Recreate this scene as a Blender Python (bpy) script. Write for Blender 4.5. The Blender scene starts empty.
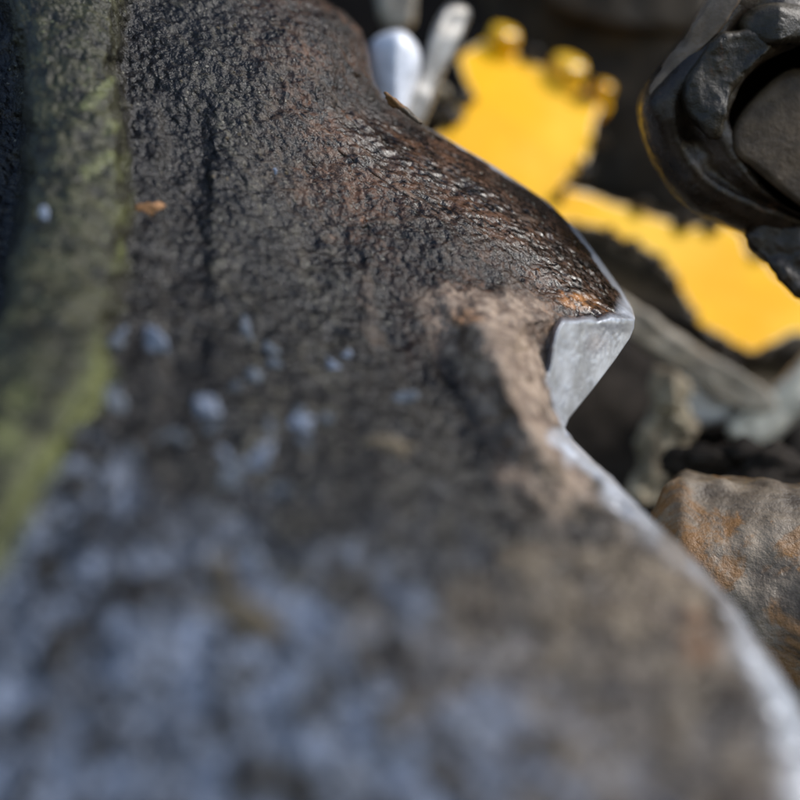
import bpy, bmesh, math, random
import numpy as np
from mathutils import Vector
from mathutils.geometry import delaunay_2d_cdt

# ------------------------------------------------------------------ camera, world, sun
scene = bpy.context.scene
col = scene.collection
LENS, SENSOR = 50.0, 36.0
K = SENSOR / LENS / 800.0            # tangent per photograph pixel
cam_d = bpy.data.cameras.new('camera')
cam_d.lens = LENS; cam_d.sensor_width = SENSOR
cam_d.clip_start = 0.002; cam_d.clip_end = 50
cam_d.dof.use_dof = True
cam_d.dof.focus_distance = 0.142
cam_d.dof.aperture_fstop = 9.5
cam = bpy.data.objects.new('camera', cam_d); col.objects.link(cam)
cam.rotation_euler = (math.radians(90), 0, 0)
scene.camera = cam

SUN_EL, SUN_AZ = math.radians(46), math.radians(100)   # azimuth clockwise from +Y (right, behind the camera)
world = bpy.data.worlds.new('World'); scene.world = world
world.use_nodes = True
wn = world.node_tree; wn.nodes.clear()
sky = wn.nodes.new('ShaderNodeTexSky'); sky.sky_type = 'NISHITA'; sky.sun_disc = False
sky.sun_elevation = SUN_EL; sky.sun_rotation = SUN_AZ
sky.air_density = 1.0; sky.dust_density = 0.8; sky.ozone_density = 1.0
bg = wn.nodes.new('ShaderNodeBackground'); bg.inputs['Strength'].default_value = 0.15
wo = wn.nodes.new('ShaderNodeOutputWorld')
wn.links.new(sky.outputs[0], bg.inputs[0]); wn.links.new(bg.outputs[0], wo.inputs[0])
sd = bpy.data.lights.new('sun', 'SUN'); sd.energy = 2.2; sd.angle = math.radians(22); sd.color = (1, .96, .9)
sun = bpy.data.objects.new('sun', sd); col.objects.link(sun)
sdir = Vector((math.sin(SUN_AZ) * math.cos(SUN_EL), math.cos(SUN_AZ) * math.cos(SUN_EL), math.sin(SUN_EL)))
sun.rotation_euler = (-sdir).to_track_quat('-Z', 'Y').to_euler()
scene.view_settings.view_transform = 'Standard'
scene.view_settings.look = 'None'
scene.view_settings.exposure = 0.55
scene.view_settings.gamma = 1
scene.view_settings.use_curve_mapping = False
scene.render.engine = 'CYCLES'
scene.cycles.use_denoising = True
scene.cycles.max_bounces = 6

random.seed(4); rng = np.random.default_rng(4)

# ------------------------------------------------------------------ helpers
def P(px, py, d):
    """a point d metres in front of the lens, seen in the photograph at px, py"""
    px = np.asarray(px, float); py = np.asarray(py, float); d = np.asarray(d, float) + 0 * px
    return np.stack([(px - 400) * K * d, d, (400 - py) * K * d], -1)

def _hash(ix, iy, iz, seed):
    h = (ix.astype(np.int64) * 374761393 + iy.astype(np.int64) * 668265263 + iz.astype(np.int64) * 2147483647 + seed * 1274126177) & 0xffffffff
    h = ((h ^ (h >> 13)) * 1274126177) & 0xffffffff
    h = ((h ^ (h >> 16)) * 2246822519) & 0xffffffff
    return ((h ^ (h >> 15)) & 0xffffff) / float(0xffffff)

def vnoise(p, scale, seed=0):
    q = p / scale
    f = np.floor(q); t = q - f; t = t * t * (3 - 2 * t)
    i = f.astype(np.int64); r = 0
    for a in (0, 1):
        for b in (0, 1):
            for c in (0, 1):
                w = (t[..., 0] if a else 1 - t[..., 0]) * (t[..., 1] if b else 1 - t[..., 1]) * (t[..., 2] if c else 1 - t[..., 2])
                r = r + w * _hash(i[..., 0] + a, i[..., 1] + b, i[..., 2] + c, seed)
    return r * 2 - 1

def fbm(p, scale, octv=4, seed=0, gain=.5):
    r = 0; a = 1
    for o in range(octv):
        r = r + a * vnoise(p + 0.37 * o * scale, scale, seed + o * 17); a *= gain; scale *= .5
    return r

def sstep(a, b, x):
    t = np.clip((x - a) / (b - a), 0, 1); return t * t * (3 - 2 * t)

def poly_sdf(px, py, pts):
    """signed pixel distance to a closed polygon, negative inside"""
    pts = np.asarray(pts, float); n = len(pts)
    best = np.full(px.shape, 1e9); ins = np.zeros(px.shape, bool)
    for i in range(n):
        a = pts[i]; b = pts[(i + 1) % n]; e = b - a
        t = np.clip(((px - a[0]) * e[0] + (py - a[1]) * e[1]) / (e @ e + 1e-9), 0, 1)
        best = np.minimum(best, np.hypot(px - a[0] - t * e[0], py - a[1] - t * e[1]))
        if a[1] != b[1]:
            c = ((a[1] > py) != (b[1] > py)) & (px < (b[0] - a[0]) * (py - a[1]) / (b[1] - a[1]) + a[0])
            ins ^= c
    return np.where(ins, -best, best)

def line_dist(px, py, pts):
    pts = np.asarray(pts, float); best = np.full(px.shape, 1e9)
    for i in range(len(pts) - 1):
        a = pts[i]; b = pts[i + 1]; e = b - a
        t = np.clip(((px - a[0]) * e[0] + (py - a[1]) * e[1]) / (e @ e + 1e-9), 0, 1)
        best = np.minimum(best, np.hypot(px - a[0] - t * e[0], py - a[1] - t * e[1]))
    return best

def smooth_closed(pts, n):
    pts = np.asarray(pts, float); m = len(pts); out = []
    for i in range(m):
        p0, p1, p2, p3 = pts[i - 1], pts[i], pts[(i + 1) % m], pts[(i + 2) % m]
        for t in np.linspace(0, 1, 12, endpoint=False):
            out.append(.5 * (2 * p1 + (p2 - p0) * t + (2 * p0 - 5 * p1 + 4 * p2 - p3) * t * t + (3 * p1 - p0 - 3 * p2 + p3) * t ** 3))
    out = np.array(out); L = np.r_[0, np.cumsum(np.linalg.norm(np.diff(np.vstack([out, out[:1]]), axis=0), axis=1))]
    s = np.linspace(0, L[-1], n, endpoint=False); oo = np.vstack([out, out[:1]])
    return np.stack([np.interp(s, L, oo[:, k]) for k in range(oo.shape[1])], -1)

def link(name, me, m, parent=None, smooth=True):
    o = bpy.data.objects.new(name, me); col.objects.link(o)
    if m: me.materials.append(m)
    if smooth: me.polygons.foreach_set('use_smooth', np.ones(len(me.polygons), bool))
    if parent: o.parent = parent
    return o

def mesh_np(name, v, f):
    me = bpy.data.meshes.new(name)
    v = np.asarray(v, np.float32); f = np.asarray(f, np.int32); k = f.shape[1]
    me.vertices.add(len(v)); me.vertices.foreach_set('co', v.ravel())
    me.loops.add(f.size); me.loops.foreach_set('vertex_index', f.ravel())
    me.polygons.add(len(f)); me.polygons.foreach_set('loop_start', np.arange(0, f.size, k, dtype=np.int32))
    me.update(calc_edges=True); me.validate()
    return me

def thing(name, label, cat, loc=(0, 0, 0), group=None):
    o = bpy.data.objects.new(name, None); col.objects.link(o)
    o.empty_display_size = .01
    o['label'] = label; o['category'] = cat
    if group: o['group'] = group
    return o

def displace(v, nrm, amp, scale, octv=3, seed=0):
    return v + nrm * (fbm(v, scale, octv, seed) * amp)[..., None]

def loft(name, rings, m, parent, amp=0, scale=.004, seed=0, cap0=True, cap1=True, closed=True, octv=4):
    """rings of equal length -> one mesh; displaced along its normals"""
    R = np.array(rings, float); nr, n = R.shape[:2]
    v = R.reshape(-1, 3); f = []
    J = range(n if closed else n - 1)
    for i in range(nr - 1):
        for j in J:
            j2 = (j + 1) % n
            f.append((i * n + j, i * n + j2, (i + 1) * n + j2, (i + 1) * n + j))
    bm = bmesh.new(); bv = [bm.verts.new(p) for p in v]
    for q in f:
        try: bm.faces.new([bv[k] for k in q])
        except ValueError: pass
    if cap0: bm.faces.new([bv[j] for j in range(n)])
    if cap1: bm.faces.new([bv[(nr - 1) * n + j] for j in range(n)])
    bmesh.ops.remove_doubles(bm, verts=bm.verts, dist=1e-6)
    bmesh.ops.recalc_face_normals(bm, faces=bm.faces)
    if amp:
        bm.normal_update()
        co = np.array([x.co for x in bm.verts]); no = np.array([x.normal for x in bm.verts])
        co = displace(co, no, amp, scale, octv, seed)
        for x, c in zip(bm.verts, co): x.co = c
    me = bpy.data.meshes.new(name); bm.to_mesh(me); bm.free()
    return link(name, me, m, parent)

def slab(name, outline, depth, thick, m, parent, bevel=8, n=120, inner=10, amp=0, scale=.004, seed=0, sm=True, round_d=.5):
    """a thick plate with the given outline; depth(px,py) of its front, a bevel rounded over, a real back"""
    o = smooth_closed(outline, n) if sm else densify(outline, n)
    c = o.mean(0)
    def ring(k, off): # shrink toward the middle by k pixels
        dv = c - o; L = np.linalg.norm(dv, axis=1, keepdims=True)
        q = o + dv / L * np.minimum(k, L * .95)
        return q, off
    rings = []
    def put(q, off):
        d = np.array([depth(a, b) for a, b in q]) + off
        rings.append(P(q[:, 0], q[:, 1], d))
    bd = bevel * K * float(depth(*c)) * 1.0
    for t in np.linspace(.03, 1, inner, endpoint=False):
        q = c + (o + (c - o) / np.linalg.norm(c - o, axis=1, keepdims=True) * bevel - c) * t
        put(q, 0)
    for a in np.linspace(0, math.pi / 2, 6):
        q, _ = ring(bevel * (1 - math.sin(a)), 0); put(q, bd * (1 - math.cos(a)))
    for t in (.2, .5, .8, 1):
        q, _ = ring(0, 0); put(q, bd + (thick - bd) * t)
    return loft(name, rings, m, parent, amp, scale, seed)

def densify(pts, n):
    pts = np.asarray(pts, float); oo = np.vstack([pts, pts[:1]])
    L = np.r_[0, np.cumsum(np.linalg.norm(np.diff(oo, axis=0), axis=1))]
    s = np.linspace(0, L[-1], n, endpoint=False)
    return np.stack([np.interp(s, L, oo[:, k]) for k in range(2)], -1)

def lump(name, px, py, d, rx, ry, rd, m, parent, amp=.3, seed=0, sub=4, rot=0):
    """an irregular clod or chip; radii in photograph pixels at its distance"""
    bm = bmesh.new(); bmesh.ops.create_icosphere(bm, subdivisions=sub, radius=1)
    co = np.array([v.co for v in bm.verts])
    r = 1 + amp * fbm(co + seed * 3.1, .9, 4, seed)
    co = co * r[:, None] * np.array([rx, rd, ry]) * K * d
    c, s = math.cos(rot), math.sin(rot)
    co = np.stack([co[:, 0] * c - co[:, 2] * s, co[:, 1], co[:, 0] * s + co[:, 2] * c], -1) + P(px, py, d)
    for v, q in zip(bm.verts, co): v.co = q
    me = bpy.data.meshes.new(name); bm.to_mesh(me); bm.free()
    return link(name, me, m, parent)

# ------------------------------------------------------------------ materials
class NT:
    def __init__(s, name):
        s.m = bpy.data.materials.new(name); s.m.use_nodes = True; s.t = s.m.node_tree; s.t.nodes.clear()
        s.out = s.n('ShaderNodeOutputMaterial'); s.b = s.n('ShaderNodeBsdfPrincipled'); s.l(s.b.outputs[0], s.out.inputs[0])
        s.co = s.n('ShaderNodeTexCoord').outputs['Object']
    def n(s, t, **k):
        o = s.t.nodes.new(t)
        for a, v in k.items(): setattr(o, a, v)
        return o
    def l(s, a, b): s.t.links.new(a, b)
    def put(s, sock, v):
        if hasattr(v, 'is_output'): s.l(v, sock)
        elif isinstance(v, tuple) and len(v) == 3: sock.default_value = (*v, 1)
        else: sock.default_value = v
    def noise(s, scale, detail=5, rough=.6, vec=None, dist=0):
        o = s.n('ShaderNodeTexNoise'); s.l(vec or s.co, o.inputs['Vector'])
        o.inputs['Scale'].default_value = scale; o.inputs['Detail'].default_value = detail
        o.inputs['Roughness'].default_value = rough; o.inputs['Distortion'].default_value = dist
        return o.outputs['Fac']
    def voro(s, scale, out='Distance', rnd=1):
        o = s.n('ShaderNodeTexVoronoi'); s.l(s.co, o.inputs['Vector']); o.inputs['Scale'].default_value = scale
        o.inputs['Randomness'].default_value = rnd
        return o.outputs[out]
    def ramp(s, v, a, b, c0=0., c1=1.):
        o = s.n('ShaderNodeMapRange'); o.interpolation_type = 'SMOOTHSTEP'
        s.put(o.inputs['Value'], v)
        for i, x in zip(('From Min', 'From Max', 'To Min', 'To Max'), (a, b, c0, c1)): o.inputs[i].default_value = x
        return o.outputs[0]
    def math(s, op, a, b=0., clamp=False):
        o = s.n('ShaderNodeMath', operation=op, use_clamp=clamp); s.put(o.inputs[0], a); s.put(o.inputs[1], b); return o.outputs[0]
    def mix(s, f, a, b):
        o = s.n('ShaderNodeMix', data_type='RGBA'); s.put(o.inputs['Factor'], f); s.put(o.inputs['A'], a); s.put(o.inputs['B'], b); return o.outputs['Result']
    def fmix(s, f, a, b):
        o = s.n('ShaderNodeMix', data_type='FLOAT'); s.put(o.inputs['Factor'], f); s.put(o.inputs['A'], a); s.put(o.inputs['B'], b); return o.outputs['Result']
    def attr(s, name):
        return s.n('ShaderNodeAttribute', attribute_name=name).outputs['Fac']
    def bump(s, h, dist, strength=1.):
        o = s.n('ShaderNodeBump'); s.l(h, o.inputs['Height']); o.inputs['Distance'].default_value = dist; o.inputs['Strength'].default_value = strength
        s.l(o.outputs[0], s.b.inputs['Normal'])

def mat_sprocket():
    t = NT('greasy_cast_steel')
    n1 = t.noise(420, 6, .65); n2 = t.noise(1500, 4, .6); n3 = t.noise(230, 4, .6, dist=.4); n4 = t.noise(3800, 2, .6); n5 = t.noise(400, 3, .6, dist=.5)
    rust, tan, bare, olive, sky_sheen, grey, lime = (t.attr(a) for a in ('rust', 'tan', 'bare', 'olive', 'sky_sheen', 'grey', 'lime'))
    c = t.mix(t.ramp(n1, .4, .65), (.0032, .0025, .002), (.0155, .0122, .0095))
    stk = t.attr('streak')
    c = t.mix(t.ramp(stk, .15, .6, .55, 0), c, (.0025, .0022, .002))
    grey = t.math('MULTIPLY', grey, t.ramp(stk, .25, .75, .15, 1.15)); rust = t.math('MULTIPLY', rust, t.ramp(stk, .2, .7, .55, 1.15))
    gz = t.math('MULTIPLY', grey, t.ramp(t.math('ADD', t.math('MULTIPLY', n1, .55), t.math('MULTIPLY', n2, .5)), .50, .66))
    c = t.mix(gz, c, (.075, .069, .050))
    rust = t.math('MULTIPLY', rust, t.ramp(t.noise(130, 4, .65, dist=.5), .38, .62, .25, 1))
    rz = t.math('MULTIPLY', rust, t.ramp(t.math('ADD', t.math('MULTIPLY', n1, .5), t.math('MULTIPLY', n2, .5)), .40, .60))
    c = t.mix(rz, c, (.105, .050, .026))
    ro = t.math('MULTIPLY', rust, t.ramp(t.noise(330, 4, .7), .62, .74))
    c = t.mix(ro, c, (.26, .10, .03))
    # grit grains: a few pale ones
    gv = t.n('ShaderNodeTexVoronoi'); t.l(t.co, gv.inputs['Vector']); gv.inputs['Scale'].default_value = 1500
    gr = t.n('ShaderNodeSeparateColor'); t.l(gv.outputs['Color'], gr.inputs[0])
    grain = t.math('MULTIPLY', t.ramp(gr.outputs[0], .90, .93), t.ramp(gv.outputs['Distance'], .42, .3))
    c = t.mix(t.math('MULTIPLY', grain, .6), c, (.20, .185, .15))
    oz = t.ramp(t.math('ADD', t.math('MULTIPLY', n1, .6), t.math('MULTIPLY', n3, .4)), .36, .66)
    c = t.mix(olive, c, t.mix(oz, (.006, .006, .003), (.064, .062, .030)))
    c = t.mix(t.math('MULTIPLY', olive, t.math('MULTIPLY', grain, .7)), c, (.22, .23, .13))
    tz = t.math('MULTIPLY', tan, t.ramp(n3, .28, .55, .35, 1))
    c = t.mix(tz, c, t.mix(t.ramp(n1, .4, .65), (.17, .115, .08), (.42, .315, .23)))
    c = t.mix(t.math('MULTIPLY', t.attr('drab'), t.ramp(n5, .35, .6, .45, 1)), c, t.mix(t.ramp(n3, .4, .62), (.072, .055, .040), (.19, .145, .095)))
    c = t.mix(t.math('MULTIPLY', t.attr('ember'), t.ramp(n1, .4, .58)), c, (.40, .17, .05))
    sz = t.math('MULTIPLY', sky_sheen, t.ramp(n5, .40, .62, .0, 1))
    c = t.mix(sz, c, t.mix(t.ramp(n3, .4, .62), (.11, .135, .185), (.25, .29, .375)))  # blue-grey sky reflection painted into the base colour
    bz = t.math('MULTIPLY', bare, t.ramp(n1, .28, .5, .7, 1))
    c = t.mix(bz, c, t.mix(t.ramp(n3, .35, .7), (.40, .41, .43), (.64, .67, .73)))
    c = t.mix(lime, c, t.mix(t.ramp(n5, .35, .6), (.085, .092, .03), (.24, .26, .10)))
    t.put(t.b.inputs['Base Color'], c)
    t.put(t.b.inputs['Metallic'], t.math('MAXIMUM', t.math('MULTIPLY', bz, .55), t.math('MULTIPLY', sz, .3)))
    r = t.fmix(t.ramp(n2, .35, .7), .16, .46); r = t.fmix(grain, r, .15)
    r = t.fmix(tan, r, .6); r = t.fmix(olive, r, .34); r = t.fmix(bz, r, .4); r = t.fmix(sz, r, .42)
    t.put(t.b.inputs['Roughness'], r)
    t.b.inputs['Specular IOR Level'].default_value = .36
    h = t.math('ADD', t.math('MULTIPLY', n1, .45), t.math('ADD', t.math('MULTIPLY', n2, .45), t.math('MULTIPLY', n4, .2)))
    h = t.math('ADD', h, t.math('MULTIPLY', grain, .25))
    h = t.math('ADD', h, t.math('MULTIPLY', t.voro(1100, 'F1' if False else 'Distance'), -.22))
    h = t.fmix(bz, h, t.math('MULTIPLY', h, .04))
    h = t.math('MULTIPLY', h, t.math('SUBTRACT', 1.0, t.math('MULTIPLY', t.attr('slick'), .86)))
    t.bump(h, .00062, 1)
    return t.m

def mat_grime(name, dark, light, rustc=None, rust=.0, rough=(.45, .75), s=1., bump=.0008, metal=0., orange=(.34, .13, .025), spec=.3):
    t = NT(name)
    n1 = t.noise(260 * s, 6, .65); n2 = t.noise(900 * s, 5, .65); n3 = t.noise(90 * s, 4, .6)
    c = t.mix(t.ramp(t.math('ADD', t.math('MULTIPLY', n1, .6), t.math('MULTIPLY', n3, .4)), .38, .64), dark, light)
    if rust:
        c = t.mix(t.ramp(t.noise(140 * s, 5, .7, dist=.6), .72 - rust * .4, .84 - rust * .4), c, rustc or (.10, .05, .025))
        c = t.mix(t.ramp(t.noise(190 * s, 5, .7, dist=.4), .78 - rust * .34, .88 - rust * .34), c, orange)
    t.put(t.b.inputs['Base Color'], c)
    t.put(t.b.inputs['Roughness'], t.ramp(n2, .3, .7, *rough)); t.b.inputs['Metallic'].default_value = metal; t.b.inputs['Specular IOR Level'].default_value = spec
    t.bump(t.math('ADD', n1, t.math('MULTIPLY', n2, .5)), bump)
    return t.m

def mat_metal(name, c0, c1, rough=(.25, .45), s=1., bump=.00012, metal=.9):
    t = NT(name); n1 = t.noise(300 * s, 5, .6); n2 = t.noise(1200 * s, 3, .6)
    t.put(t.b.inputs['Base Color'], t.mix(t.ramp(n1, .35, .65), c0, c1))
    t.put(t.b.inputs['Metallic'], metal); t.put(t.b.inputs['Roughness'], t.ramp(n2, .3, .7, *rough)); t.bump(n1, bump)
    return t.m

def mat_yellow(name='yellow_paint', rough=.45, spec=.05):
    t = NT(name); n1 = t.noise(60, 5, .6); n2 = t.noise(420, 5, .65)
    c = t.mix(t.ramp(n1, .3, .7), (.84, .41, .003), (.88, .47, .006))
    c = t.mix(t.ramp(t.noise(28, 3, .5), .42, .66, 0, .55), c, (.90, .58, .06))
    c = t.mix(t.ramp(n2, .64, .76, 0, .5), c, (.42, .22, .02))
    t.put(t.b.inputs['Base Color'], c); t.put(t.b.inputs['Roughness'], rough)
    t.b.inputs['Specular IOR Level'].default_value = spec
    t.bump(n1, .0006)
    return t.m

M = dict(
    sprocket=mat_sprocket(),
    link=mat_grime('dark_oily_steel', (.012, .008, .005), (.038, .026, .016), rust=.26, bump=.0003, rough=(.22, .5), spec=.35),
    linkside=mat_grime('lit_dusty_steel', (.11, .08, .055), (.21, .155, .11), rust=.02, bump=.0004),  # dusty brown, lightened to paint in light on the link's left flank
    crust=mat_grime('dried_mud_crust', (.014, .011, .007), (.054, .042, .026), rust=.30, bump=.0004, rough=(.25, .5), spec=.3),
    pin=mat_grime('brown_pin_steel', (.034, .024, .015), (.085, .061, .038), rust=.18, rough=(.35, .55), bump=.0003, spec=.15),
    shoe=mat_grime('dark_track_shoe_steel', (.018, .013, .008), (.062, .045, .028), s=.5, spec=.2),
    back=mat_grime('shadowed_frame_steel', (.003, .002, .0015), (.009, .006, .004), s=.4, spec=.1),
    rusty=mat_grime('rusty_steel', (.045, .033, .024), (.27, .215, .155), rustc=(.22, .115, .045), rust=.62, s=.5, orange=(.46, .20, .035), rough=(.35, .6), bump=.001),
    mud=mat_grime('pale_mud', (.22, .17, .11), (.62, .53, .38), s=.8, bump=.0012),
    polished=mat_metal('polished_steel', (.72, .74, .79), (.88, .89, .93), rough=(.4, .55), metal=.12),
    worn=mat_metal('worn_grey_steel', (.26, .245, .22), (.44, .42, .385), rough=(.4, .6), metal=.5),
    pale=mat_metal('pale_scuffed_steel', (.46, .43, .36), (.66, .63, .54), rough=(.4, .6), metal=.3),
    chip=mat_metal('bright_glint_chip', (.15, .175, .23), (.32, .36, .45), rough=(.5, .6), metal=0),  # pale blue, non-metal: colour stands in for blurred glints
    chipdim=mat_grime('dull_glint_chip', (.09, .10, .12), (.20, .22, .25), rough=(.4, .6)),  # dimmer blurred glints, also put into the colour
    orangechip=mat_grime('orange_grit', (.35, .17, .07), (.5, .27, .13), bump=.0003),
    yellow=mat_yellow(), yellowgloss=mat_yellow('glossy_yellow_paint', .2, .7),
    yellowedge=mat_grime('edge_glare_yellow', (.86, .44, .03), (.88, .80, .62), rough=(.3, .45), s=.7, bump=.0003),  # pale tone paints the light caught by the bevelled rim
    beige=mat_grime('beige_scuffed_steel', (.22, .19, .15), (.40, .36, .29), rough=(.4, .6), bump=.0004),
    reflect=mat_grime('oily_brown_steel', (.012, .008, .003), (.035, .024, .008), rough=(.3, .45), bump=.0002, spec=.6),
    web=mat_grime('brown_web_steel', (.016, .012, .009), (.045, .035, .027), rough=(.6, .8), spec=.15),
    grease=mat_grime('dark_grease', (.012, .008, .004), (.045, .030, .014), rough=(.3, .5), bump=.0004),
    tanridge=mat_grime('tan_dried_mud', (.12, .09, .055), (.20, .155, .10), bump=.0005),
)

# ------------------------------------------------------------------ undercarriage background
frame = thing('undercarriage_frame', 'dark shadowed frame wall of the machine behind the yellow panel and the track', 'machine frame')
v = [P(-1500, -2600, .42), P(2300, -2600, .42), P(2300, 1300, .42), P(-1500, 1300, .42)]  # wall extended far above the view to block skylight and sky reflections
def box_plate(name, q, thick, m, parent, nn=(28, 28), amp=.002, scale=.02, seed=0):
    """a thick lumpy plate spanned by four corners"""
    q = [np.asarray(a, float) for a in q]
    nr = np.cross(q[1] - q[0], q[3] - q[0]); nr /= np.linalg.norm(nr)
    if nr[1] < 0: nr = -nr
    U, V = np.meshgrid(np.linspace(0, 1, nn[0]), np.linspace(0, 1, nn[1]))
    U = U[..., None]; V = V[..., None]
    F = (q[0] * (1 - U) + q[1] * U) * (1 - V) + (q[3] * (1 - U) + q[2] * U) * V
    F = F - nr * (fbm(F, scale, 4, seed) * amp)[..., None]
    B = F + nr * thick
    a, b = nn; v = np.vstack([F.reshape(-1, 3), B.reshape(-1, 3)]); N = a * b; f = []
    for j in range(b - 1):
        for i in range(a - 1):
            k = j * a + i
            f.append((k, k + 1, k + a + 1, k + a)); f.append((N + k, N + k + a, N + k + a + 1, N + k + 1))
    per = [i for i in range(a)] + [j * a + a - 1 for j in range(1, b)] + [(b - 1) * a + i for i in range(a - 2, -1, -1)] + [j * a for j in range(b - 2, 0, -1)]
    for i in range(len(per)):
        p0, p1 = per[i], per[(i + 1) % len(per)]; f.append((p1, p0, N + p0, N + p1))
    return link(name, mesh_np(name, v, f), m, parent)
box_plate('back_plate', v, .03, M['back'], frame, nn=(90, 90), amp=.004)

# the underside of the track shoe that leans over the gap
shoe = thing('track_shoe', 'dark brown track shoe plate leaning over the yellow panel at the top', 'track shoe')
box_plate('shoe_plate', [P(440, -140, .31), P(800, -180, .31), P(760, 240, .30), P(540, 180, .33)], .012, M['shoe'], shoe, nn=(40, 40), amp=.0016, scale=.012)
slab('grouser_bar', [(400, -60), (520, -60), (560, 10), (700, 30), (690, -60), (600, -120), (450, -120)], lambda a, b: .305, .02, M['shoe'], shoe, bevel=10, amp=.0012, scale=.006)

# ------------------------------------------------------------------ yellow panel
yel = thing('yellow_panel', 'bright yellow painted bolted panel seen through the gap between sprocket and track', 'machine panel')
YO = [(457, 59), (471, 47), (485, 44), (500, 52), (521, 55), (536, 64), (556, 72), (578, 87), (589, 98), (600, 108), (596, 122), (592, 140), (584, 168), (560, 186),
      (577, 191), (604, 199), (631, 208), (660, 217), (687, 225), (710, 230), (722, 224), (731, 226), (744, 242), (764, 259), (783, 276), (803, 294), (860, 345),
      (860, 350), (800, 334), (777, 340), (749, 355), (738, 347), (722, 339), (709, 331), (697, 321), (690, 304), (680, 293), (672, 285), (671, 268), (654, 253), (636, 244),
      (614, 236), (594, 228), (575, 222), (530, 235), (450, 210), (420, 160), (446, 125), (458, 107), (470, 93), (462, 74)]
def ydepth(a, b):
    # upper part folds back along a diagonal crease; the lower part is its own facet
    s = (a - 470) * .42 - (b - 100) * 1.0
    return .272 + .00015 * (200 - b) + .00005 * max(0, s + 10) + .00013 * (a - 600)
o2 = smooth_closed(YO, 640)
_p = np.concatenate([o2, 0 * o2[:, :1]], 1)
_j = np.stack([vnoise(_p, 13, 61), vnoise(_p, 13, 62)], -1) * 4.2 + np.stack([vnoise(_p, 6, 63), vnoise(_p, 6, 64)], -1) * 1.8
o2 = o2 + _j * (.35 + .65 * sstep(205, 240, o2[:, 1]))[:, None]
ctr = o2.mean(0)
ins = 2.5
def yring(k, off):
    # inset along the local normal of the outline
    tg = np.roll(o2, -1, 0) - np.roll(o2, 1, 0); nn = np.stack([-tg[:, 1], tg[:, 0]], -1); nn /= np.linalg.norm(nn, axis=1, keepdims=True)
    q = o2 + nn * k
    return P(q[:, 0], q[:, 1], np.array([ydepth(*x) for x in q]) + off)
def yellow_sheet(name, inset, off, back=False):
    # triangulate flat, refine, then set every point at its own distance
    tg = np.roll(o2, -1, 0) - np.roll(o2, 1, 0); nn = np.stack([-tg[:, 1], tg[:, 0]], -1); nn /= np.linalg.norm(nn, axis=1, keepdims=True)
    q = o2 + nn * inset
    gx, gy = np.meshgrid(np.arange(410, 870, 12.), np.arange(20, 370, 12.)); gx = gx.ravel(); gy = gy.ravel()
    ok = poly_sdf(gx, gy, q) < -4
    pts = [Vector((x, y)) for x, y in q] + ([] if back else [Vector((x, y)) for x, y in zip(gx[ok], gy[ok])])
    vo, eo, fo = delaunay_2d_cdt(pts, [], [list(range(len(q)))], 1, 1e-4)[:3]
    bm = bmesh.new(); bv = [bm.verts.new((p.x, p.y, 0)) for p in vo]
    for f in fo: bm.faces.new([bv[k] for k in f])
    bmesh.ops.recalc_face_normals(bm, faces=bm.faces)
    for v in bm.verts:
        v.co = Vector(P(v.co.x, v.co.y, ydepth(v.co.x, v.co.y) + off).tolist())
    bm.normal_update()
    if (sum(f.normal.y * f.calc_area() for f in bm.faces) > 0) != back: bmesh.ops.reverse_faces(bm, faces=bm.faces)
    me = bpy.data.meshes.new(name); bm.to_mesh(me); bm.free()
    return link(name, me, M['yellow'], yel)
yellow_sheet('panel_face', ins, 0); yellow_sheet('panel_back', 0, .012, True)
rim = [yring(ins * (1 - math.sin(a)), .0009 * (1 - math.cos(a))) for a in np.linspace(0, math.pi / 2, 6)] + [yring(0, .006), yring(0, .012)]
loft('panel_rim', rim, M['yellowedge'], yel, cap0=False, cap1=False)
def bolt(px, py, r, h):
    """a hex head with a rounded crown standing on the panel's upper edge, its axis leaning up and forward"""
    d = ydepth(px, py) + .002; c = P(px, py, d)
    ax = np.array([.30, -.62, .72]); ax /= np.linalg.norm(ax)
    u = np.cross(ax, (0, 1, 0)); u /= np.linalg.norm(u); w = np.cross(ax, u)
    R = r * K * d; H = h * K * d; n = 48; A = np.linspace(0, 2 * math.pi, n, endpoint=False)
    hexr = np.cos(math.pi / 6) / np.cos((A + .3) % (math.pi / 3) - math.pi / 6)
    prof = [(1.30, -.6, 0), (1.30, -.05, 0), (1.24, .03, 0), (1.02, .03, 1), (1.0, .06, 1), (1.0, .75, 1), (.93, .92, 1), (.8, 1.0, .6), (.4, 1.06, .2), (.05, 1.08, 0)]
    ring = [c + ax * (t * H) + R * k * (1 + (hexr - 1) * hx)[:, None] * (np.cos(A)[:, None] * u + np.sin(A)[:, None] * w) for k, t, hx in prof]
    loft('bolt', ring[3:], M['yellowgloss'], yel, cap0=True)
    loft('washer', ring[:4], M['yellow'], yel)
rg = random.Random(8)
for (a, b, rx, ry) in [(655, 262, 9, 8), (671, 281, 8, 9), (690, 318, 8, 7), (706, 335, 9, 7), (724, 348, 8, 6), (758, 357, 12, 6), (630, 246, 10, 6), (604, 236, 9, 5), (585, 172, 9, 8), (597, 140, 6, 10), (532, 56, 7, 8), (583, 96, 6, 7), (466, 100, 8, 9), (452, 118, 8, 9), (640, 206, 10, 5), (684, 222, 12, 6), (712, 226, 7, 6), (760, 252, 8, 6), (560, 193, 8, 5)]:
    lump('grease_clod', a, b, ydepth(a, b) - .002, rx, ry, 6, M['grease'], yel, amp=.8, seed=int(a), sub=3, rot=rg.uniform(0, 3))
bolt(498, 52, 17, 24); bolt(562, 82, 20, 24); bolt(598, 102, 10, 20)

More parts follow.
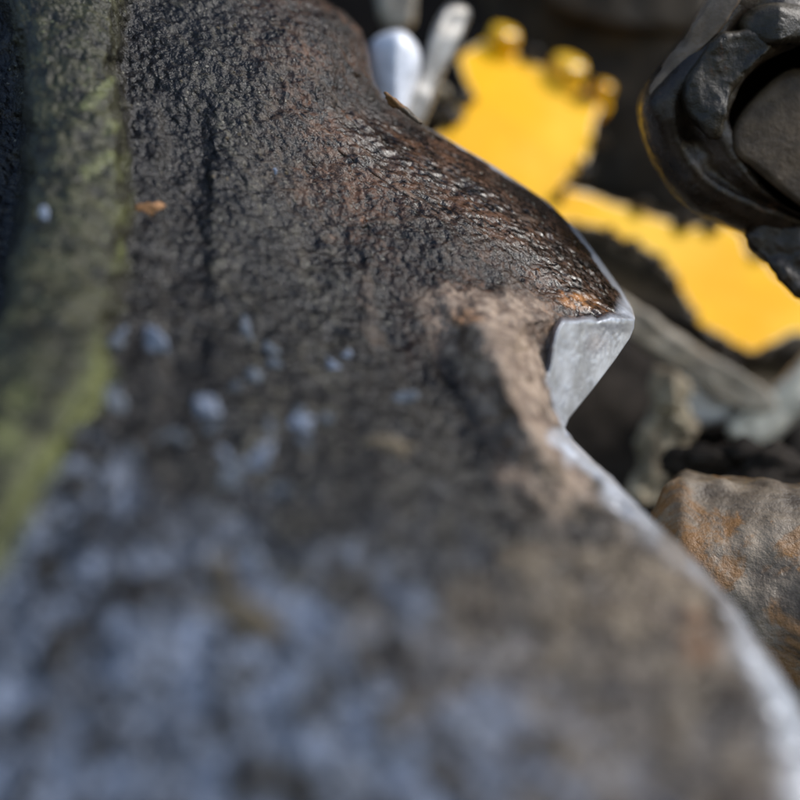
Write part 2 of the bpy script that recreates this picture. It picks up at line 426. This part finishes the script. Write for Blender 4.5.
# ------------------------------------------------------------------ polished bushing, chain links at the top
bus = thing('track_bushing', 'bright polished steel bushing end showing above the rusty sprocket edge', 'bushing')
slab('sleeve', [(371, 44), (384, 34), (402, 32), (416, 44), (421, 60), (417, 84), (410, 104), (402, 130), (385, 132), (374, 96), (370, 66)], lambda a, b: .190 + .00003 * abs(a - 396) ** 1.35, .03, M['polished'], bus, bevel=14, amp=.0002, scale=.005)
bar = thing('chain_bar', 'pale grey slanted steel bar between the polished bushing and the yellow panel', 'chain link')
slab('bar_body', [(447, 6), (462, 5), (470, 14), (462, 34), (445, 70), (428, 110), (410, 150), (395, 150), (404, 108), (424, 60), (438, 22)], lambda a, b: .205 + .0001 * (a - 430), .02, M['worn'], bar, bevel=12, amp=.0004, scale=.006)
post = thing('chain_post', 'grey beige worn post above the polished bushing at the top edge', 'chain link')
slab('post_body', [(372, -60), (412, -60), (416, -10), (412, 24), (396, 32), (384, 24), (376, 0)], lambda a, b: .225, .02, M['beige'], post, bevel=12, amp=.0005, scale=.006)
grip = thing('mud_blob', 'small dark olive mud blobs clinging left of the yellow panel', 'mud')
lump('clod', 444, 92, .25, 7, 8, 7, M['mud'], grip, seed=2, sub=3)
lump('clod', 436, 113, .25, 6, 7, 7, M['crust'], grip, seed=5, sub=3)
lump('clod', 459, 98, .25, 5, 9, 5, M['crust'], grip, seed=7, sub=3)

# ------------------------------------------------------------------ track link, upper right
tl = thing('track_link', 'dark crusted track link with a round pin head in its recess, upper right', 'track link')
LO = [(722, -20), (690, 28), (655, 72), (641, 98), (642, 124), (652, 156), (672, 188), (700, 212), (740, 232), (790, 250), (860, 262), (960, 200), (960, 0), (900, -80), (780, -80)]
RC = [(738, 140), (728, 120), (737, 92), (758, 66), (790, 48), (830, 40), (880, 60), (900, 120), (880, 190), (840, 225), (800, 214), (765, 188), (748, 164)]
def link_body():
    lo = smooth_closed(LO, 260); rc = smooth_closed(RC, 260)
    # match the recess outline to the body outline by angle about the recess centre
    c = rc.mean(0)
    def by_angle(o, ang):
        a = np.arctan2(o[:, 1] - c[1], o[:, 0] - c[0]); k = np.argsort(a); a = a[k]; q = o[k]
        a3 = np.r_[a - 2 * math.pi, a, a + 2 * math.pi]; q3 = np.vstack([q, q, q])
        return np.stack([np.interp(ang, a3, q3[:, i]) for i in (0, 1)], -1)
    ang = np.linspace(-math.pi, math.pi, 260, endpoint=False)
    lo = by_angle(lo, ang); rc = by_angle(rc, ang)
    d0 = .150
    def dep(q): return d0 + .00004 * (q[:, 0] - 700) + .00003 * (q[:, 1] - 100)
    dv = (rc - lo); dn = dv / np.linalg.norm(dv, axis=1, keepdims=True)
    rings = []
    for t in (1, .6, .3): rings.append(P(lo[:, 0], lo[:, 1], dep(lo) + .008 + .03 * t))
    for a in np.linspace(0, math.pi / 2, 9):          # broad rounded shoulder
        q = lo + dn * 34 * (1 - math.cos(a)); rings.append(P(q[:, 0], q[:, 1], dep(q) + .010 * (1 - math.sin(a))))
    e = lo + dn * 34
    for t in np.linspace(0.08, 1, 14):
        q = e + (rc - e) * t; rings.append(P(q[:, 0], q[:, 1], dep(q) + .001 * math.sin(t * 6)))
    for t in (.15, .4, .7, 1): rings.append(P(rc[:, 0], rc[:, 1], dep(rc) + .016 * t))
    fl = c + (rc - c) * .5; rings.append(P(fl[:, 0], fl[:, 1], dep(fl) + .0165))
    return loft('link_plate', rings, M['link'], tl, amp=.0003, scale=.004, seed=3, cap0=True, cap1=True)
link_body()
slab('link_flank', [(716, -6), (690, 30), (660, 70), (646, 98), (650, 118), (664, 112), (676, 90), (700, 58), (728, 22), (745, -10)], lambda a, b: .149 + .00005 * (700 - a), .008, M['linkside'], tl, bevel=10, amp=.0004, scale=.003)
slab('pin_head', [(730, 142), (734, 124), (748, 104), (768, 84), (784, 72), (802, 70), (850, 92), (876, 130), (862, 180), (830, 214), (806, 210), (780, 192), (752, 168), (736, 156)], lambda a, b: .152 + .00003 * (a - 760), .02, M['pin'], tl, bevel=10, amp=.00012, scale=.006, seed=8)
slab('mud_crust', [(684, 84), (694, 62), (714, 40), (738, 28), (760, 30), (772, 44), (762, 58), (748, 74), (734, 94), (725, 116), (718, 137), (706, 134), (694, 122), (684, 106)], lambda a, b: .1472, .005, M['crust'], tl, bevel=9, amp=.0005, scale=.0035, seed=11, inner=16)
slab('collar', [(738, 26), (750, 10), (774, 2), (806, 6), (850, 20), (848, 50), (812, 46), (790, 44), (770, 46), (752, 42)], lambda a, b: .1462 + .00005 * abs(a - 780), .01, M['crust'], tl, bevel=15, amp=.0002, scale=.004, seed=12)
slab('mud_crust', [(742, 236), (756, 222), (780, 220), (806, 228), (830, 250), (826, 300), (800, 296), (780, 276), (760, 258)], lambda a, b: .158, .008, M['link'], tl, bevel=10, amp=.0006, scale=.003, seed=14)

# ------------------------------------------------------------------ lower chain link, right
ll = thing('lower_chain_link', 'dark brown chain link with a worn beige top edge below the yellow panel', 'chain link')
box_plate('link_side', [P(500, 170, .36), P(960, 300, .36), P(960, 480, .262), P(500, 330, .262)], .01, M['reflect'], ll, amp=.0006, scale=.01)
slab('rail_edge', [(560, 268), (600, 282), (660, 322), (720, 362), (770, 392), (778, 408), (750, 412), (700, 386), (650, 352), (600, 318), (560, 296)], lambda a, b: .232 + .00002 * (a - 600), .012, M['beige'], ll, bevel=9, amp=.0006, scale=.006)
slab('worn_end', [(678, 380), (694, 374), (712, 384), (732, 400), (736, 416), (714, 422), (698, 424), (686, 408)], lambda a, b: .24, .012, M['polished'], ll, bevel=9, amp=.0006, scale=.005)
box_plate('web_plate', [P(520, 290, .262), P(740, 360, .262), P(740, 540, .245), P(520, 500, .245)], .01, M['web'], ll, amp=.001, scale=.008, seed=2)
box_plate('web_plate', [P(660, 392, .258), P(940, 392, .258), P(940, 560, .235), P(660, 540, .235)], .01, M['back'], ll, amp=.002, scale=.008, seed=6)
pb = thing('pale_strut', 'pale greenish white scuffed bar end slanting in from the right edge', 'chain link')
slab('strut_body', [(850, 306), (796, 364), (758, 404), (734, 418), (728, 434), (748, 446), (776, 438), (804, 412), (860, 368)], lambda a, b: .236, .014, M['pale'], pb, bevel=9, amp=.0005, scale=.004)
mc = thing('mud_clump', 'beige mud clump clinging to the chain beside the shiny tooth tip', 'mud')
for i, (a, b, rx, ry) in enumerate([(672, 402, 16, 20), (658, 430, 12, 22), (676, 450, 13, 11), (655, 472, 16, 18), (684, 424, 10, 12), (640, 492, 14, 10)]):
    lump('clod', a, b, .228, rx * 1.1, ry * 1.1, 14, M['mud'], mc, amp=.8, seed=20 + i)
rb = thing('rusty_bushing', 'rusty orange streaked bushing lump below the chain at the right edge', 'bushing')
def rusty():
    ring = []
    A = np.linspace(0, 2 * math.pi, 90, endpoint=False)
    c0 = P(640, 600, .160); c1 = P(960, 640, .150)
    ax = c1 - c0; ax /= np.linalg.norm(ax); u = np.cross(ax, (0, 1, 0)); u /= np.linalg.norm(u); w = np.cross(ax, u)
    for t in np.linspace(0, 1, 60):
        R = .0188 * (1 - .5 * max(0, (.12 - t) / .12) ** 2)
        ring.append(c0 + (c1 - c0) * t + R * (np.cos(A)[:, None] * u + np.sin(A)[:, None] * w))
    loft('shell', ring, M['rusty'], rb, amp=.0013, scale=.007, seed=9, octv=5)
rusty()
for i, (a, b, rx, ry, d) in enumerate([(700, 462, 26, 14, .19), (740, 452, 22, 12, .19), (770, 470, 30, 20, .185), (790, 520, 16, 30, .165), (715, 505, 34, 18, .17)]):
    lump('scab_and_hollow', a, b, d, rx, ry, 18, M['rusty'] if i == 3 else M['web'], rb, amp=.5, seed=40 + i)  # dark lumps stand in for the shaded hollow; the rusty one is scab

# ------------------------------------------------------------------ the sprocket
SIL = [(-120, 170), (-60, 230), (0, 325), (12, 345), (30, 362), (52, 369), (80, 374), (96, 383), (112, 404), (128, 428), (140, 450), (168, 497), (200, 545), (232, 579), (260, 600), (290, 622), (308, 632), (318, 635),
       (328, 634), (338, 630), (360, 615), (390, 592), (418, 569), (428, 565), (440, 573), (460, 593), (478, 612), (492, 624), (520, 652), (556, 690), (590, 721), (625, 747), (660, 772), (700, 796), (740, 818), (800, 846), (900, 880)]
sy = np.array([a for a, b in SIL], float); sx = np.array([b for a, b in SIL], float)
NR, NCOL, NF = 920, 660, 16
py1 = np.linspace(-110, 895, NR)
xs = np.interp(py1, sy, sx)
s = np.linspace(0, 1, NCOL) ** .92
L0 = -220.
PX = L0 + (xs[:, None] - L0) * s[None, :]
PY = np.repeat(py1[:, None], NCOL, 1)
# base depth: smooth interpolation through measured distances
CP = np.array([(-220, 900, .064), (300, 900, .064), (900, 900, .068), (-220, 800, .068), (100, 800, .068), (400, 800, .069), (700, 800, .072), (850, 800, .074), (0, 600, .079), (400, 600, .082), (740, 640, .088),
               (0, 400, .096), (200, 400, .100), (400, 430, .105), (480, 450, .109), (570, 450, .117), (650, 530, .103), (-200, 200, .116), (0, 200, .121), (200, 250, .123), (350, 300, .126), (450, 250, .136), (520, 290, .138),
               (0, 0, .141), (200, 50, .144), (310, 10, .153), (-200, 0, .138), (-200, -110, .15), (300, -110, .172), (400, 110, .151), (500, 180, .147), (600, 270, .144), (630, 315, .142)], float)
def tps(cp, X, Y):
    c = cp[:, :2] / 400; n = len(c)
    r2 = ((c[:, None] - c[None]) ** 2).sum(-1); U = r2 * np.log(r2 + 1e-9)
    A = np.zeros((n + 3, n + 3)); A[:n, :n] = U + np.eye(n) * .004; A[:n, n] = 1; A[:n, n + 1:] = c; A[n, :n] = 1; A[n + 1:, :n] = c.T
    w = np.linalg.solve(A, np.r_[cp[:, 2], 0, 0, 0])
    x = X / 400; y = Y / 400; r = w[n] + w[n + 1] * x + w[n + 2] * y
    for i in range(n):
        q = (x - c[i, 0]) ** 2 + (y - c[i, 1]) ** 2; r = r + w[i] * q * np.log(q + 1e-9)
    return r
D = tps(CP, PX, PY)
jx = 7 * vnoise(np.stack([PX, PY, 0 * PX], -1), 22, 3) + 3 * vnoise(np.stack([PX, PY, 0 * PX], -1), 8, 4)
silp = np.stack([sx, sy], -1)
E = line_dist(PX, PY, silp)
# shoulder rounding toward the silhouette
yk = [-110, 60, 120, 200, 300, 320, 350, 420, 440, 520, 640, 800, 900]
RR = np.interp(PY, yk, [80, 60, 60, 95, 60, 20, 8, 8, 24, 40, 52, 70, 80])
DR = np.interp(PY, yk, [.02, .016, .012, .016, .010, .004, .001, .001, .007, .010, .012, .015, .015])
q = np.clip(1 - E / RR, 0, 1)
D = D + DR * (1 - np.sqrt(np.clip(1 - q ** 2, 0, 1)))
# tan worn shoulder in front of the tooth tip
TAN = [(418, 300), (438, 287), (480, 284), (520, 292), (556, 316), (549, 350), (547, 378), (553, 410), (566, 436), (600, 486), (560, 520), (505, 470), (482, 420), (455, 372), (428, 336)]
st = poly_sdf(PX + jx, PY + jx, TAN)
tq = np.clip((16 - st) / 70, 0, 1)
D = D - .0125 * tq * tq * (3 - 2 * tq) * (1 - .7 * sstep(410, 500, PY)) * sstep(415, 490, PX)
D = D + .0014 * np.exp(-((st - 34) / 20) ** 2) * (PX < 520) * sstep(285, 350, PY) * (1 - sstep(430, 520, PY))
# bare worn flank of the tooth: falls away to the right
FL = [(561, 319), (592, 318), (598, 321), (610, 315), (632, 317), (645, 321), (640, 338), (566, 436), (553, 410), (547, 378), (550, 348)]
sf = poly_sdf(PX + .25 * jx, PY + .25 * jx, FL)
fmask = 1 - sstep(-3, 3, sf)
DFL = .126 + .00020 * (PX - 548) + .00002 * (PY - 370)
D = D * (1 - fmask) + DFL * fmask
D = D - .0007 * np.exp(-(((PX - 612) / 20) ** 2 + ((PY - 322) / 7) ** 2))
# the raised rib on the left
xr = np.interp(PY, [-110, 0, 70, 200, 300, 380, 420, 450, 550, 600, 900], [118, 123, 118, 130, 122, 102, 84, 62, 2, -30, -200]) + jx * .5
xl = np.interp(PY, [-110, 0, 60, 120, 200, 300, 420, 900], [0, 12, 20, 30, 28, 10, -40, -200]) + jx * .5
rib = sstep(14, -14, PX - xr) if False else 1 - sstep(-16, 10, PX - xr)
left = 1 - sstep(-14, 8, PX - xl)
ru = np.clip((PX - .5 * (xl + xr)) / (.5 * (xr - np.minimum(xl, xr - 60)) + 6), -1, 1)
D = D - (.003 + .006 * np.sqrt(1 - ru ** 2)) * rib * (D / .14) + .014 * left
# groove and steps on the face
gr = sstep(152, 172, PX + jx * .6) * (1 - sstep(198, 216, PX + jx * .8)) * sstep(80, 130, PY) * (1 - sstep(380, 460, PY))
D = D + .0010 * gr
mr = line_dist(PX + jx * .4, PY + jx * .4, [(325, 232), (340, 224), (352, 228), (364, 250), (368, 268), (366, 290), (372, 320), (378, 345)])
mridge = (1 - sstep(1, 13, mr + 5 * vnoise(np.stack([PX, PY, 0 * PX], -1), 9, 77)))
D = D - .0004 * mridge
sc1 = line_dist(PX + jx * .2, PY + jx * .2, [(340, 150), (400, 190), (460, 222)])
sc2 = line_dist(PX + jx * .3, PY + jx * .3, [(355, 226), (420, 218), (480, 214), (540, 222)])
scr = np.maximum(1 - sstep(.8, 2.6, sc1), .8 * (1 - sstep(1, 4, sc2)))
D = D - .0003 * scr
V = P(PX, PY, D)
def grid_normals(V):
    du = np.gradient(V, axis=1); dv = np.gradient(V, axis=0)
    n = np.cross(dv, du); n /= np.linalg.norm(n, axis=-1, keepdims=True) + 1e-12
    return n * np.where((n * V).sum(-1, keepdims=True) > 0, -1, 1)
N = grid_normals(V)
dist = D / .14
lo = fbm(V, .0065, 3, 5); mid = fbm(V, .0018, 4, 8); fine = fbm(V, .0006, 3, 12)
pit = np.clip(vnoise(V, .0011, 31), .25, 1) - .25
low = sstep(380, 560, PY)
h = .00045 * lo + .00024 * mid + .00016 * fine - .0004 * pit
h = h * (1 - .92 * fmask) * (1 + .9 * low * sstep(500, 200, PX + 0 * PY) if False else 1 + .6 * low)
slick = (1 - sstep(15, 105, E)) * (1 - sstep(320, 400, PY)) * sstep(90, 150, PY)
h = h * (1 - .55 * slick) + slick * .00007 * vnoise(V, .0005, 61)
edge_soft = sstep(0, 14, E)
V = V + N * (h * (.25 + .75 * edge_soft))[..., None]
# zones of wear, rust, dust and grease, plus painted sky sheen and glints
def blur_noise(sc, sd): return fbm(np.stack([PX, PY, 0 * PX], -1), sc, 3, sd)
bn = blur_noise(60, 41); bn2 = blur_noise(24, 47)
upper = 1 - sstep(330, 400, PY)
rust = upper * (1 - sstep(70, 190, E + 25 * bn + 10 * bn2)) * sstep(200, 330, PX)
rust = np.maximum(rust, .6 * sstep(250, 330, PX) * (1 - sstep(60, 140, PY + 20 * bn)))
rust = np.maximum(rust, .7 * sstep(560, 700, PX + 60 * bn) * sstep(520, 600, PY) * .6)
tan = (1 - sstep(-10, 12, st + 8 * bn2)) * .95
tan = np.maximum(tan, .38 * mridge * np.clip(.6 + .9 * bn2, 0, 1))
drab = .95 * (1 - sstep(.35, 1.2, np.hypot((PX - 640) / 230, (PY - 690) / 250) + .35 * bn + .2 * bn2))
tan = np.maximum(tan, .45 * (1 - sstep(.1, .9, np.hypot((PX - 700) / 120, (PY - 600) / 120) + .4 * bn + .3 * bn2)))
bare = fmask * (1 - .5 * (1 - sstep(0, 1, np.hypot((PX - 590) / 26, (PY - 345) / 18) + .4 * bn2)))
ew = np.interp(PY, [120, 200, 240, 300, 330], [2.4, 2, 3, 6, 10])
bare = bare * (1 - .15 * sstep(365, 430, PY + 10 * bn2))
tan = np.maximum(tan, .6 * fmask * (1 - sstep(0, 1, np.hypot((PX - 590) / 30, (PY - 347) / 20) + .4 * bn2)))
bare = np.maximum(bare, (1 - sstep(ew * .4, ew, E + 2.5 * bn2)) * sstep(120, 150, PY) * (PY < 330) * np.clip(.75 + .6 * bn, 0, 1))
bw = np.interp(PY, [420, 440, 500, 600, 660, 800, 900], [4, 22, 24, 15, 26, 52, 60])
bare = np.maximum(bare, (1 - sstep(bw * .5, bw * 1.25, E + 9 * bn2 + 6 * bn)) * (PY > 428) * np.clip(1 - .7 * sstep(490, 530, PY) * (1 - sstep(620, 680, PY)) + .5 * bn2, .15, 1))
tipn = 1 - sstep(0, 1, np.hypot((PX - 626) / 14, (PY - 312) / 26)); bare = np.maximum(bare, tipn)
olive = rib * (1 - left)
sky_sheen = sstep(-60, 120, (PY - 470) - .38 * (PX - 90) + 70 * bn) * (1 - rib) * (1 - .85 * sstep(400, 720, PX + 80 * bn))
grey = np.clip(.9 * sstep(140, 215, PX) * (1 - sstep(300, 390, PX + 30 * bn)) * sstep(-60, 80, PY) * (1 - gr) + .12 + .3 * bn, 0, 1) * (1 - .7 * gr)
lime = (1 - sstep(3, 26, abs(PX - xr + 8) + 12 * bn2)) * np.clip(.15 + .85 * sstep(300, 430, PY) + .5 * bn2 - .12, 0, 1) * (PY > 150)
for a_, b_, w_, h_ in ((22, 400, 16, 20), (10, 440, 20, 26), (42, 212, 7, 7), (122, 252, 5, 14), (108, 130, 6, 8)):  # lime spots painted as out-of-focus glints on the rib
    lime = np.maximum(lime, .4 * (1 - sstep(.5, 1.1, np.hypot((PX - a_) / w_, (PY - b_) / h_) + .25 * bn2)))
for q_ in ([(84, 106), (98, 96), (112, 82)], [(86, 172), (100, 166), (112, 157)]):
    lime = np.maximum(lime, .42 * (1 - sstep(2, 9, line_dist(PX + jx * .3, PY + jx * .3, q_))))
S3 = lambda a, b, sd: fbm(np.stack([a, b, 0 * a], -1), 1., 3, sd)
wx = PX + 10 * bn
st_v = S3(wx / 15, PY / 130, 91) * .7 + S3(wx / 6, PY / 60, 92) * .5
st_e = S3(E / 9, (PX + .8 * PY) / 120, 93) * .7 + S3(E / 4, (PX + .8 * PY) / 50, 94) * .5
wv = sstep(110, 190, E)
streak = np.clip(.5 + .75 * (st_v * wv + st_e * (1 - wv)), 0, 1)
ember = np.maximum(1 - sstep(.3, 1.1, np.hypot((PX - 573) / 22, (PY - 300) / 11) + .35 * bn2), .85 * (1 - sstep(.3, 1.1, np.hypot((PX - 458) / 20, (PY - 318) / 15) + .35 * bn2)))
ember = np.maximum(ember, .3 * (1 - sstep(.2, 1.0, np.hypot((PX - 700) / 22, (PY - 630) / 40) + .5 * bn2)))
scrd = scr * (1 - bare); tan = np.maximum(tan, .22 * scrd * np.clip(.5 + bn2, 0, 1))
# folded back behind the silhouette: the thickness of the tooth and rim
edge = V[:, -1]; inn = np.stack([-np.ones(NR), np.zeros(NR)], -1)
gx = np.gradient(xs, py1)
fold = []
De = D[:, -1]
for k in range(1, NF + 1):
    t = k / NF
    fx = xs - 26 * t ** 1.5; fd = De + .030 * t
    fold.append(P(fx, py1 + 0 * fx, fd))
FV = np.stack(fold, 1)
VV = np.concatenate([V, FV], 1)
NN = np.concatenate([N, np.repeat(N[:, -1:], NF, 1)], 1)
Nf = grid_normals(V)
FN = np.gradient(FV, axis=1); 
dvf = np.gradient(FV, axis=0); fn = np.cross(dvf, FN); fn /= np.linalg.norm(fn, axis=-1, keepdims=True) + 1e-12
fn *= np.where(fn[..., :1] < 0, -1, 1)
NN = np.concatenate([Nf, fn], 1)
def ext(a): return np.concatenate([a, np.repeat(a[:, -1:], NF, 1)], 1)
AT = {k: ext(v_) for k, v_ in dict(slick=slick, drab=drab, streak=streak, ember=ember, lime=lime, rust=rust, tan=tan, bare=bare, olive=olive, sky_sheen=sky_sheen, grey=grey).items()}
NC2 = NCOL + NF
spr = thing('drive_sprocket', 'big worn greasy steel sprocket whose tooth fills the foreground, tip bare and shiny', 'sprocket')
idx = np.arange(NR * NC2).reshape(NR, NC2)
quads = np.stack([idx[:-1, :-1], idx[1:, :-1], idx[1:, 1:], idx[:-1, 1:]], -1).reshape(-1, 4)
cx = ext(PX)[:-1, :-1].ravel(); cy = ext(PY)[:-1, :-1].ravel()
cf = ext(fmask)[:-1, :-1].ravel() > .5
crib = ext(rib)[:-1, :-1].ravel() > .5
cE = ext(E)[:-1, :-1].ravel(); cE = np.where(np.tile(np.arange(NC2 - 1) >= NCOL - 1, NR - 1), 0, cE)
reg = np.zeros(len(quads), int)                                     # 0 face
reg[(cE < 110) & (cy < 430) & (cx > 250)] = 1                         # tooth
reg[(cE < np.interp(cy, [420, 500, 700, 900], [26, 40, 60, 80])) & (cy >= 430)] = 3   # gullet rim
reg[cf & (cy < 440)] = 2
reg[crib] = 4
def sub_mesh(name, k, parent):
    f = quads[reg == k]; u, inv = np.unique(f.ravel(), return_inverse=True)
    f2 = inv.reshape(-1, 4)
    vv = VV.reshape(-1, 3)[u]; nn = NN.reshape(-1, 3)[u]
    me = bpy.data.meshes.new(name); f2 = f2.astype(np.int32)
    # orient toward the lens
    p = vv[f2[0]]; 
    me.vertices.add(len(vv)); me.vertices.foreach_set('co', vv.astype(np.float32).ravel())
    me.loops.add(f2.size); me.loops.foreach_set('vertex_index', f2.ravel())
    me.polygons.add(len(f2)); me.polygons.foreach_set('loop_start', np.arange(0, f2.size, 4, dtype=np.int32))
    me.update(calc_edges=True)
    me.polygons.foreach_set('use_smooth', np.ones(len(me.polygons), bool))
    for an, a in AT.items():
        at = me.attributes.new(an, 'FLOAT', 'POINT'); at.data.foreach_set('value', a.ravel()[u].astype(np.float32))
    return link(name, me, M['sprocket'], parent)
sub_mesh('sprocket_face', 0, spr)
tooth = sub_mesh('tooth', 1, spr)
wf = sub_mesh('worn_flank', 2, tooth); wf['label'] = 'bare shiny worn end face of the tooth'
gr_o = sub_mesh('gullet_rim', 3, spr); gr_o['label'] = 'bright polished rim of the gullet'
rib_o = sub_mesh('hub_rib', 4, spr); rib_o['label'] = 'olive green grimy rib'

# pale chips enlarged and coloured as blurred glints; grit stuck in the grease
def surf(px, py):
    j = int(np.argmin(abs(py1 - py))); i = int(np.argmin(abs(PX[j] - px))); return D[j, i]
def fleck(px, py, rx, ry, m, rot=0, name='glint_grit_fleck', seed=0):
    d = surf(px, py) - .0008
    lump(name, px, py, d, rx, ry, min(rx, ry) * .2, m, spr, amp=.9, seed=seed, sub=3, rot=rot)
rf = random.Random(12)
FK = [(154, 346, 10, 17, .6, 'chip'), (207, 410, 11, 17, .5, 'chip'), (249, 331, 6, 14, .1, 'chipdim'), (258, 460, 17, 9, .7, 'chip'), (44, 214, 4, 6, .3, 'chip'), (276, 171, 2.5, 3, 0, 'chip'), (303, 424, 7, 12, .2, 'chipdim'), (405, 398, 9, 6, .4, 'chipdim')]
for _ in range(26):
    FK.append((rf.uniform(110, 360), rf.uniform(330, 560), rf.uniform(3, 11), rf.uniform(3, 9), rf.uniform(0, 3), rf.choice(['chipdim', 'chipdim', 'chip'])))
for _ in range(16):
    FK.append((rf.uniform(180, 330), rf.uniform(20, 190), rf.uniform(.8, 1.8), rf.uniform(.8, 1.6), rf.uniform(0, 3), 'tanridge'))
for i, (a, b, rx, ry, r, m_) in enumerate(FK): fleck(a, b, rx, ry, M[m_], r, seed=i)
fleck(152, 208, 10, 6, M['orangechip'], 0, 'grit_grain', 3)
fleck(395, 450, 26, 14, M['tanridge'], .1, 'grit_grain', 5)
fleck(222, 575, 10, 14, M['tanridge'], .1, 'grit_grain', 6)
fleck(250, 620, 22, 16, M['tanridge'], -.5, 'grit_grain', 7)
# curled rust flake on the edge
lump('rust_flake', 392, 101, .149, 12, 4, 5, M['rusty'], spr, amp=.6, seed=71, sub=3, rot=-.7)
lump('rust_flake', 408, 113, .149, 16, 3, 5, M['rusty'], spr, amp=.5, seed=73, sub=3, rot=-.7)
